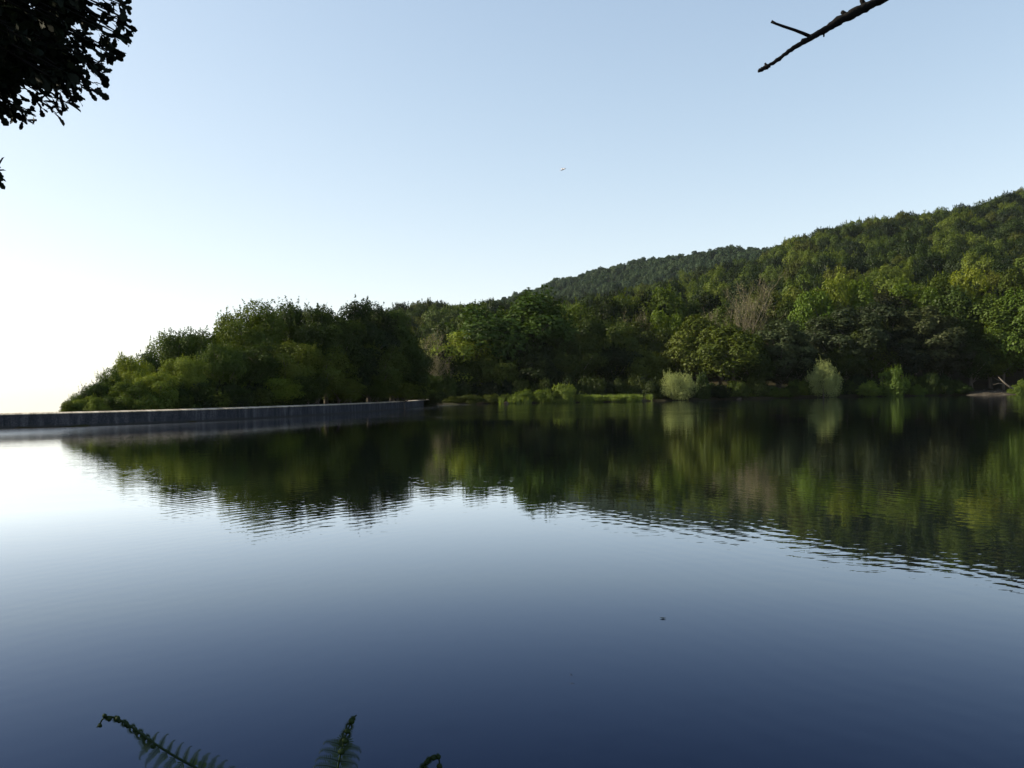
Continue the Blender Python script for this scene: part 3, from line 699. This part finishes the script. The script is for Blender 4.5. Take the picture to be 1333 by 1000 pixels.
# ------------------------------------------------------------------ the grassy spit
G4 = 'shrubs on the grassy spit'
for px, t_, wd, k, lb in ((735, 498, 30, 1.15, 'tallest pointed light green shrub on the grassy spit'),
                      (707, 505, 34, 1.0, 'rounded green shrub on the spit, left of the pointed one'),
                      (678, 507, 30, 1.05, 'loose yellow-green shrub near the left end of the sunlit spit'),
                      (660, 512, 16, 1.0, 'small shrub at the left tip of the sunlit spit'),
                      (722, 509, 24, 0.9, 'low shrub tucked between the rounded and the pointed shrubs on the spit'),
                      (760, 512, 24, 1.1, 'low yellow-green shrub just right of the pointed shrub on the spit'),
                      (783, 516, 24, 1.1, 'very low shrub in the middle of the right half of the spit'),
                      (806, 516, 22, 1.2, 'bright low shrub towards the right end of the spit'),
                      (822, 513, 22, 1.3, 'brightest small shrub, last on the right end of the spit'),
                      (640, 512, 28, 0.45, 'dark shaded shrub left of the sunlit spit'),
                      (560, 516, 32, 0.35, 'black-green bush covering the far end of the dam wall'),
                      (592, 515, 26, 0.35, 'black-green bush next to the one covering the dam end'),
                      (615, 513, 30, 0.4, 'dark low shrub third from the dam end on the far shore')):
    tree_px('bush%d' % rnd.randrange(4), px, t_, 165.5 if px > 580 else 147.0, wd*1.15, lb, G4, (k, k, k*0.9), 'shrub', 'shrub', None, None if px > 580 else -0.3)  # low k paints the shade into the tint of the dark shrubs
for px, t_, wd, d, lb in ((1163, 474, 42, 184.5, 'light green bushy shrub at the shore right of the taller willow'), (1128, 496, 34, 184.5, 'low green shrub between the taller willow and the bushy shore shrub'),
                      (1190, 500, 30, 185, 'low green shrub hanging over the water right of the bushy shore shrub'), (1330, 494, 30, 183, 'sunlit green shrub at the right edge beside the pale earth bank')):
    tree_px('bush%d' % rnd.randrange(4), px, t_, d, wd*1.1, lb, 'green shrubs on the right shore', (0.75, 0.85, 0.8), 'shrub', 'shrub')
# grass: nobody could count it
def grass(name, pts, hgt, label, seed, mat):
    rg = np.random.default_rng(seed); V = []; F = []
    for (x, y, z) in pts:
        h = hgt*rg.uniform(0.4, 1.3); th = rg.uniform(0, math.pi); wv = 0.05; lx, ly = rg.normal()*0.12, rg.normal()*0.12
        c, s = math.cos(th)*wv, math.sin(th)*wv; i = len(V)
        V += [(x-c, y-s, z-0.05), (x+c, y+s, z-0.05), (x+c*0.6+lx, y+s*0.6+ly, z+h*0.6), (x+lx*2.2, y+ly*2.2, z+h)]
        F.append((i, i+1, i+2, i+3))
    o = link(name, np_mesh(name, V, np.array(F), mat)); meta(o, label, kind='stuff')
gp = []
rg = np.random.default_rng(2)
for _ in range(26000):
    px = rg.uniform(650, 848); d = rg.uniform(162.2, 172)
    x, y = XY(px, d)
    if math.sin(x*0.9)+math.sin(x*2.3+1)+math.sin(y*1.4+x*0.4)*0.8 < -0.5+rg.normal()*0.3: continue
    gp.append((x, y))
sdv = lake_sd([p[0] for p in gp], [p[1] for p in gp]); tz = terrain([p[0] for p in gp], [p[1] for p in gp])
grass('grass', [(p[0], p[1], float(z)) for p, s, z in zip(gp, sdv, tz) if s > -0.6 and s < 7 and z > -0.3], 0.9, 'yellow-green grass on the low spit', 3, M['shrub'])

# pale earth bank and fallen branch at right
def mound(name, px0, px1, d0, d1, h, mat, seed):
    nx, ny = 30, 10; rg = np.random.default_rng(seed); V = []
    for i in range(nx):
        for j in range(ny):
            u, v = i/(nx-1), j/(ny-1); x, y = XY(px0+(px1-px0)*u, d0+(d1-d0)*v)
            V.append((x, y, -0.12+h*math.sin(math.pi*u)**0.5*(v**0.7)*(1+0.22*rg.normal()*(0.3+v))))
    F = [(i*ny+j, (i+1)*ny+j, (i+1)*ny+j+1, i*ny+j+1) for i in range(nx-1) for j in range(ny-1)]
    meta(link(name, np_mesh(name, V, np.array(F), mat, True)), kind='structure')
mound('bank', 1256, 1330, 180.8, 190, 1.1, M['sand'], 1)
rng_ = np.random.default_rng(4)
mb = MB(); pp = [P(1320, 507, 182), P(1312, 502, 182.5), P(1306, 497, 183), P(1300, 491, 184)]
mb.tube(pp, [0.20, 0.18, 0.15, 0.08], 7, rough=0.2, rng=rng_)
mb.tube([P(1308, 500, 183), P(1300, 499, 183), P(1293, 501, 183)], [0.08, 0.06, 0.03], 5)
meta(link('fallen_branch', mb.mesh('fallen_branch', M['bark'])), 'pale fallen branch slanting down onto the earth bank at right', 'branch')
# pale rocks low on the dark bank
for px, d, s, lb in ((962, 175.5, 0.5, 'small pale rock at the water edge between the two willows'), (659, 162.8, 0.5, 'small pale rock at the left tip of the grassy spit')):
    x, y = XY(px, d); rg = np.random.default_rng(int(px)); bm = bmesh.new(); bmesh.ops.create_icosphere(bm, subdivisions=2, radius=s)
    for v in bm.verts: v.co = v.co*(1+0.18*rg.normal()); v.co.z *= 0.6
    me = bpy.data.meshes.new('rock'); bm.to_mesh(me); bm.free(); me.materials.append(M['sand']); o = link('rock', me); o.location = (x, y, 0.12); meta(o, lb, 'rock')

# sign post behind the dam
def box(name, sx, sy, sz, loc, mat, parent, bev=0.01):
    bm = bmesh.new(); bmesh.ops.create_cube(bm, size=1.0)
    for v in bm.verts: v.co = Vector((v.co.x*sx+loc[0], v.co.y*sy+loc[1], v.co.z*sz+loc[2]))
    bmesh.ops.bevel(bm, geom=bm.edges[:], offset=bev, segments=1, affect='EDGES')
    me = bpy.data.meshes.new(name); bm.to_mesh(me); bm.free(); me.materials.append(mat); return link(name, me, parent)
x, y = XY(451, 107)
sp_ = empty('sign_post', (x, y, 0.35)); meta(sp_, 'thin grey post with a small blank board at its top, standing behind the dam wall', 'sign')
mb = MB(); mb.tube([(0, 0, -0.8), (0, 0, 1.2), (0, 0, 2.35)], [0.05, 0.05, 0.05], 10); link('post', mb.mesh('post', M['concrete']), sp_)
box('board', 0.5, 0.03, 0.28, (0.30, -0.065, 2.1), M['concrete'], sp_)

# ------------------------------------------------------------------ bird in the sky and a leaf on the water
def bird():
    p = P(733, 221, 60); V = []; F = []
    body = MB(); body.tube([(-0.20, 0, 0), (-0.13, 0, 0.01), (0, 0, 0.02), (0.12, 0, 0.015), (0.18, 0, 0.02), (0.22, 0, 0.01)], [0.012, 0.03, 0.045, 0.035, 0.028, 0.008], 8)
    for s in (-1, 1):
        W = [(0.06, 0.02*s, 0.03), (-0.05, 0.02*s, 0.03), (-0.05, 0.20*s, 0.10), (0.07, 0.20*s, 0.11), (-0.08, 0.48*s, 0.06), (-0.02, 0.48*s, 0.065)]
        W += [(a_, b_, c_-0.012) for a_, b_, c_ in W]
        body.add(W, [(0, 1, 2, 3), (3, 2, 4, 5), (7, 6, 9, 8), (8, 9, 11, 10), (0, 3, 9, 6), (3, 5, 11, 9), (1, 7, 8, 2), (2, 8, 10, 4)])
    body.add([(-0.18, 0.0, 0.005), (-0.32, 0.05, 0.0), (-0.32, -0.05, 0.0), (-0.18, 0, -0.01)], F3=[(0, 1, 2), (3, 2, 1)])
    m, t, o = newmat('bird_plumage'); pr = principled(t, o, 0.8, 0.2); n = noise(t, 20, 2, texco(t))
    t.links.new(ramp(t, n, [(0.4, (0.3, 0.3, 0.32)), (0.6, (0.42, 0.42, 0.45))]), pr.inputs['Base Color'])
    ob = link('bird', body.mesh('bird', m)); ob.location = p; ob.rotation_euler = (R(16), R(-22), R(10))
    meta(ob, 'tiny pale bird flying alone high in the middle of the sky', 'bird')
bird()
x, y = XY(858, 2444/(805-hy(858)))
V = []; ol = [(0, -0.05), (0.018, -0.03), (0.028, 0), (0.02, 0.03), (0, 0.055), (-0.02, 0.03), (-0.028, 0), (-0.018, -0.03)]
V = [(a_, b_, 0.012+8*a_*a_+3*b_*b_) for a_, b_ in ol]+[(0, 0, 0.004)]
lf = link('floating_leaf', np_mesh('floating_leaf', V, np.array([(i, (i+1) % 8, 8) for i in range(8)]), M['oak'])); lf.location = (x, y, 0.0); lf.rotation_euler = (0, 0, R(75)); lf.scale = (0.6, 0.6, 0.5)
sol = lf.modifiers.new('thickness', 'SOLIDIFY'); sol.thickness = 0.002
meta(lf, 'small dark leaf floating alone on the open water right of centre', 'leaf')

# ------------------------------------------------------------------ the near oak, upper left
def oak_leaf_batch(rng, base, dirv, L, side):
    """many obovate lobed leaves: base points, pointing dirs"""
    n = len(base)
    prof = np.array([(0, 0.0), (0.10, 0.03), (0.28, 0.10), (0.40, 0.20), (0.50, 0.17), (0.64, 0.29), (0.74, 0.25), (0.88, 0.24), (1.0, 0.0)])
    half = prof[1:-1]; out = [(prof[0][0], 0)]+[(a_, b_) for a_, b_ in half]+[(1.0, 0)]+[(a_, -b_) for a_, b_ in half[::-1]]
    out = np.array(out); k = len(out)
    d = dirv/np.linalg.norm(dirv, axis=1, keepdims=True)
    nr_ = rng.normal(size=(n, 3))*0.7+np.array([0, 0, 1.0]); nr_ -= d*np.sum(nr_*d, 1, keepdims=True); nr_ /= np.linalg.norm(nr_, axis=1, keepdims=True)
    s = np.cross(nr_, d); l = L*(0.65+0.6*rng.random(n))
    wv = rng.uniform(0.6, 0.95, n)
    V = base[:, None, :]+d[:, None, :]*(out[None, :, 0]*l[:, None])[:, :, None]+s[:, None, :]*(out[None, :, 1]*(l*wv)[:, None])[:, :, None]
    V += nr_[:, None, :]*((np.abs(out[None, :, 1])*0.25-0.12*out[None, :, 0]**2)*l[:, None])[:, :, None]
    return V.reshape(-1, 3), np.arange(n*k).reshape(n, k)
def build_oak():
    rng = np.random.default_rng(21); rl = random.Random(3)
    TX, TY = -6.2, 2.6
    zb = float(terrain(TX, TY)); base = Vector((TX, TY, zb))
    root = empty('oak_tree', base); meta(root, 'near leafy tree reaching in as a black mass of leaves at the upper left corner', 'tree')
    mb = MB()
    trunk = [Vector((0, 0, -0.4)), Vector((0.05, 0.05, 0.8)), Vector((0.15, 0.1, 2.2)), Vector((0.1, 0.3, 3.8)), Vector((0.3, 0.4, 5.6)), Vector((0.2, 0.5, 7.6))]
    mb.tube(trunk, [0.34, 0.27, 0.24, 0.21, 0.15, 0.05], 12, rough=0.06, rng=rl)
    # rosette centres
    cents = []                                             # (world centre, outward dir)
    # the sprays that reach into view: photo outline, each at its own real depth
    edge = [(172, 8), (160, 25), (172, 38), (168, 55), (150, 72), (160, 72), (140, 88), (126, 60), (135, 95), (120, 112), (128, 122), (105, 125), (92, 138), (98, 110), (75, 145), (60, 128), (48, 150), (40, 160), (25, 148), (12, 140), (2, 150), (30, 128), (5, 128), (85, 105), (70, 118), (150, 10), (148, 45), (130, 30), (118, 80), (110, 55), (112, 20), (95, 85)]
    for px, py in edge:
        for k in range(2): cents.append((P(px-3+rl.uniform(-5, 5), py-1+rl.uniform(-5, 5), rl.uniform(5.0, 5.6)), 2))
    for k in range(480):
        px, py = rl.uniform(-60, 112), rl.uniform(-90, 116)
        if px+py*0.75 > 172: continue
        cents.append((P(px, py, rl.uniform(4.6, 6.4)), 1))
    cents.append((P(2, 226, 5.1), 2)); cents.append((P(-2, 232, 5.25), 2)); cents.append((P(-7, 232, 5.2), 1)); cents.append((P(-16, 224, 5.2), 1)); cents.append((P(-20, 200, 5.2), 1)); cents.append((P(-22, 172, 5.2), 1))
    # unseen rest of the crown beyond the frame, made large to shade leaves and ferns
    n = 0
    while n < 1500:
        v = rng.normal(size=3); v /= np.linalg.norm(v); q = rng.uniform(0.45, 1.0)
        c = Vector((TX+0.6+v[0]*3.6*q, TY+1.0+v[1]*3.8*q, 5.2+v[2]*3.0*q))
        # keep clear of the view cone
        lx = c.x/max(c.y, 0.05); el = (c.z-CAMH)/max(c.y, 0.05)
        if c.y > 0.3 and lx > -0.66 and el < 0.52: continue
        if c.y <= 0.3 and c.x > -2.0: continue
        cents.append((c, 0)); n += 1
    V = []; F = []; nv = 0
    B = []; D = []
    for c, kind in cents:
        c = Vector(c); hub = Vector((TX+0.3, TY+0.4, 5.0)); o_ = (c-hub).normalized()
        tw0 = c-o_*rl.uniform(0.12, 0.3)+Vector((rl.uniform(-.05, .05), rl.uniform(-.05, .05), 0.05))
        mb.tube([tw0-base, c-base], [0.006, 0.003], 4, cap=False)
        for k in range(7 if kind == 2 else 12):
            dv = Vector(rng.normal(size=3))*0.8+o_*0.9+Vector((0, 0, -0.35))
            B.append(c-o_*rl.uniform(0, 0.10)-base); D.append(dv)
    B = np.array([tuple(b_) for b_ in B]); D = np.array([tuple(d_) for d_ in D])
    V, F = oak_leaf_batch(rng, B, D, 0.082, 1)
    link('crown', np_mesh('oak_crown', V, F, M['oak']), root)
    # limbs into the crown
    for tgt, s in ((P(60, 60, 5.4), 3), (P(140, 30, 5.3), 4), (P(20, 110, 5.2), 2), (P(100, 100, 5.3), 3), (Vector((-8, 2, 6)), 3), (Vector((-5, 5, 6.5)), 4), (Vector((-7, 5, 4.5)), 2), (Vector((-6, 0, 6)), 3), (P(-16, 215, 5.2), 2)):
        a_ = trunk[s]; b_ = Vector(tgt)-base; m1 = a_.lerp(b_, 0.4)+Vector((0, 0, 0.35)); m2 = a_.lerp(b_, 0.75)+Vector((0, 0, 0.22))
        mb.tube([a_, m1, m2, b_], [0.09, 0.05, 0.022, 0.006], 8)
    link('trunk', mb.mesh('oak_trunk', M['dark_bark']), root)
build_oak()

# ------------------------------------------------------------------ bare tree whose branch crosses the upper right
def build_bare():
    rl = random.Random(8); TX, TY = 4.6, 2.3; zb = float(terrain(TX, TY)); base = Vector((TX, TY, zb))
    root = empty('bare_tree', base); meta(root, 'dead tree reaching in as a black broken branch at the top right', 'tree')
    mb = MB(); tr = [Vector((0, 0, -0.4)), Vector((0.05, 0, 1.0)), Vector((-0.05, 0.1, 2.6)), Vector((0.1, 0.1, 4.2)), Vector((0.0, 0.2, 5.8)), Vector((0.2, 0.2, 7.2))]
    mb.tube(tr, [0.20, 0.16, 0.14, 0.12, 0.08, 0.03], 12, rough=0.07, rng=rl)
    for a_, b_ in ((3, (1.2, 0.2, 5.6)), (4, (-0.9, -0.6, 6.8)), (4, (0.9, -0.5, 7.0)), (2, (0.9, -1.2, 3.6))):
        b_ = Vector(b_); mb.tube([tr[a_], tr[a_].lerp(b_, 0.5)+Vector((0, 0, 0.12)), b_], [0.05, 0.03, 0.01], 7, rough=0.1, rng=rl)
    link('trunk', mb.mesh('bare_trunk', M['dark_bark']), root)
    br = MB(); D = 3.5; s = D/FPX
    ctl = [(1143, 1, 8.5), (1126, 9, 9.0), (1108, 19, 8.6), (1096, 25, 8.8), (1082, 34, 6.6), (1066, 43, 5.6), (1052, 51, 5.6), (1040, 58, 4.6), (1027, 67, 4.2), (1014, 77, 3.6), (1003, 84, 3.2), (998, 87, 4.6), (992, 90, 4.2), (987, 93, 3.2)]
    pts = [tr[3].lerp(P(1143, 1, D)-base, u)+Vector((0, 0, 0.25*math.sin(u*math.pi))) for u in (0, 0.25, 0.5, 0.75)]
    rads = [0.05, 0.04, 0.03, 0.024]
    fine = []
    for i in range(len(ctl)-1):
        for k in range(4):
            u = k/4; fine.append(tuple(ctl[i][j]*(1-u)+ctl[i+1][j]*u for j in range(3)))
    fine.append(ctl[-1])
    for px, py, r_ in fine:
        pts.append(P(px+rl.uniform(-.5, .5), py+rl.uniform(-.5, .5), D)-base); rads.append(r_*0.68*s*rl.uniform(0.85, 1.12))
    br.tube(pts, rads, 10, rough=0.13, rng=rl)
    q = lambda a_, b_, dd=D: P(a_, b_, dd)-base
    br.tube([q(1056, 48), q(1046, 43.5), q(1034, 39), q(1020, 34.5), q(1010, 31), q(1004, 28)], [2.6*s, 2.2*s, 1.9*s, 1.8*s, 1.6*s, 1.9*s], 8, rough=0.1, rng=rl)
    br.tube([q(1070, 41), q(1072.5, 44), q(1072.5, 48)], [2.0*s, 1.3*s, 1.0*s], 6)
    br.tube([q(1102, 20), q(1096, 15.5), q(1095, 15)], [3.5*s, 2.6*s, 1.5*s], 6)
    br.tube([q(1126, 8), q(1122, 1), q(1121, -3)], [3.5*s, 3*s, 2*s], 6)
    br.tube([q(1001, 84), q(1002, 88)], [2.4*s, 1.2*s], 6); br.tube([q(998, 87), q(996, 82)], [2.4*s, 1.2*s], 6)
    link('branch', br.mesh('broken_branch', M['dark_bark']), root)
build_bare()

# ------------------------------------------------------------------ ferns at the lower edge
def build_fern(rachis, D, maxlen, curl, seed, label, foot, npin=23, fall=0.95):
    rl = random.Random(seed)
    pts = [P(px, py, D+dd) for px, py, dd in rachis]       # tip last
    ft = Vector(foot); ft.z = float(terrain(ft.x, ft.y))
    base = ft
    fr = catmull([tuple(p-base) for p in pts], 8); fr = [Vector(p) for p in fr]
    root = empty('bracken_fern', base); meta(root, label, 'fern', 'fern fronds rising into the bottom of the view')
    n = len(fr)
    mb = MB(); m0 = Vector((0, 0, -0.05)); st = [m0, m0.lerp(fr[0], 0.35)+Vector((0, -0.03, 0.02)), m0.lerp(fr[0], 0.7)+Vector((0, -0.02, 0.02))]+fr
    mb.tube(st, [0.0045, 0.004, 0.0032]+[0.0028*(1-0.6*i/n) for i in range(n)], 7)
    L = [0.0]
    for i in range(1, n): L.append(L[-1]+(fr[i]-fr[i-1]).length)
    tot = L[-1]
    lv = []; lf_ = []; cnt = 0
    def at(s):
        for i in range(1, n):
            if L[i] >= s: u = (s-L[i-1])/(L[i]-L[i-1]+1e-9); return fr[i-1].lerp(fr[i], u), (fr[i]-fr[i-1]).normalized()
        return fr[-1], (fr[-1]-fr[-2]).normalized()
    cam_dir = (Vector((0, 0, CAMH))-base-fr[n//2]).normalized()
    vpts = []; faces = []
    for k in range(npin):
        u = (k+0.5)/npin; s = tot*u; p, t = at(s); side0 = t.cross(cam_dir).normalized()
        for sg in (-1, 1):
            ln = maxlen*(1-u)**fall*rl.uniform(0.85, 1.1)*(1.0 if (side0*sg).z < 0 or fall < 0.7 else 0.6)+0.004
            a_ = (side0*sg*0.95+t*0.32).normalized(); pn = [p]; dcur = a_.copy(); m = 14
            droop = Vector((0, 0, -1))*0.05+cam_dir*0.015
            young = u > curl; sg_ = 0
            for j in range(m):
                dcur = (dcur+droop*(1.0 if not young else 0.3)+(side0*0 - t*0.0)).normalized()
                if young or j > m-4: dcur = (dcur-a_*0.30 - t*0.05+droop*1.5).normalized()
                pn.append(pn[-1]+dcur*(ln/m))
            mb.tube(pn, [0.0011*(1-0.6*j/m) for j in range(m+1)], 4, cap=False)
            if young:                                       # still rolled into a little knob
                kb = pn[-1]; rr = 0.0032+0.0028*rl.random()
                mb.tube([kb-a_*rr, kb-a_*rr*0.3, kb+a_*rr*0.4, kb+a_*rr], [rr*0.4, rr, rr*0.9, rr*0.3], 6)
            for j in range(1, m+1):
                q_ = pn[j]; tt = (pn[j]-pn[j-1]).normalized(); ll = (0.010 if ln > 0.35*maxlen else 0.007)*(1-(j/m)**1.6*0.8)*rl.uniform(0.85, 1.15)*min(1, ln/(maxlen*0.5)+0.25)
                for s2 in (-1, 1):
                    nn = tt.cross(cam_dir).normalized()*s2; dd = (nn*0.9+tt*0.35+Vector((0, 0, -0.25 if s2 else 0))).normalized(); wv = tt*ll*0.14
                    i0 = len(vpts)
                    vpts += [q_-wv*0.6, q_+dd*ll*0.5-wv, q_+dd*ll, q_+dd*ll*0.5+wv, q_+wv*0.6]; faces.append((i0, i0+1, i0+2, i0+3, i0+4))
    link('stalk', mb.mesh('fern_stalk', M['fern']), root)
    link('leaflets', np_mesh('fern_leaflets', [tuple(v) for v in vpts], np.array(faces), M['fern']), root)
build_fern([(345, 1075, -0.05), (300, 1030, -.02), (262, 1004, 0), (228, 985, 0), (198, 966, 0), (172, 947, 0.01), (153, 936, 0.01), (141, 933, 0.01), (133, 937, 0.01), (130, 943, 0.01), (126, 947, 0.01)], 1.55, 0.088, 0.68, 1,
           'arching fern frond with a curled tip, the left one of the three at the bottom', (-0.35, 1.25, 0))
build_fern([(425, 1110, -0.03), (433, 1050, 0), (438, 1010, 0), (444, 980, 0), (451, 955, 0.01), (458, 938, 0.01), (464, 931, 0.01)], 1.6, 0.080, 0.80, 2,
           'upright tapering fern frond, the middle one of the three at the bottom', (-0.25, 1.35, 0), 18, 0.62)
build_fern([(520, 1080, 0), (535, 1035, 0), (546, 1006, 0), (556, 991, 0), (564, 984, 0), (570, 985, 0), (572, 993, 0), (571, 1001, 0)], 1.6, 0.035, 0.3, 3,
           'small drooping fern tip barely showing, the right one of the three at the bottom', (-0.10, 1.35, 0), 11)
# unseen bushes added at the left of the near bank to shade the ferns
for i, (x, y, h, wd) in enumerate(((-5.2, 0.6, 3.8, 3.6), (-4.6, -1.4, 4.2, 4.0))):
    place('bush%d' % i, 'shrub', x, y, float(terrain(x, y))-0.1, h, wd, 'dark unseen bush added on the near bank to shade the ferns', 'shrub', 'added shade bushes on the near bank', (0.4, 0.4, 0.35))

# ------------------------------------------------------------------ thin summer haze
HZ = 0.000027
if HZ:
    bm = bmesh.new(); bmesh.ops.create_cube(bm, size=1.0)
    for v in bm.verts: v.co = Vector((v.co.x*32000, v.co.y*32000, -402 if v.co.z < 0 else 260))
    me = bpy.data.meshes.new('haze'); bm.to_mesh(me); bm.free()
    m, t, o = newmat('haze_air'); pv = t.nodes.new('ShaderNodeVolumePrincipled'); pv.inputs['Density'].default_value = HZ
    pv.inputs['Color'].default_value = (0.82, 0.9, 1, 1); pv.inputs['Anisotropy'].default_value = 0.3
    t.links.new(pv.outputs[0], o.inputs['Volume']); me.materials.append(m)
    hz = link('haze', me); meta(hz, kind='stuff'); hz.display_type = 'WIRE'

for o_ in sc.objects:
    if o_.parent is None and 'label' in o_ and len(o_['label'].split()) > 16: print('LONG', o_['label'])
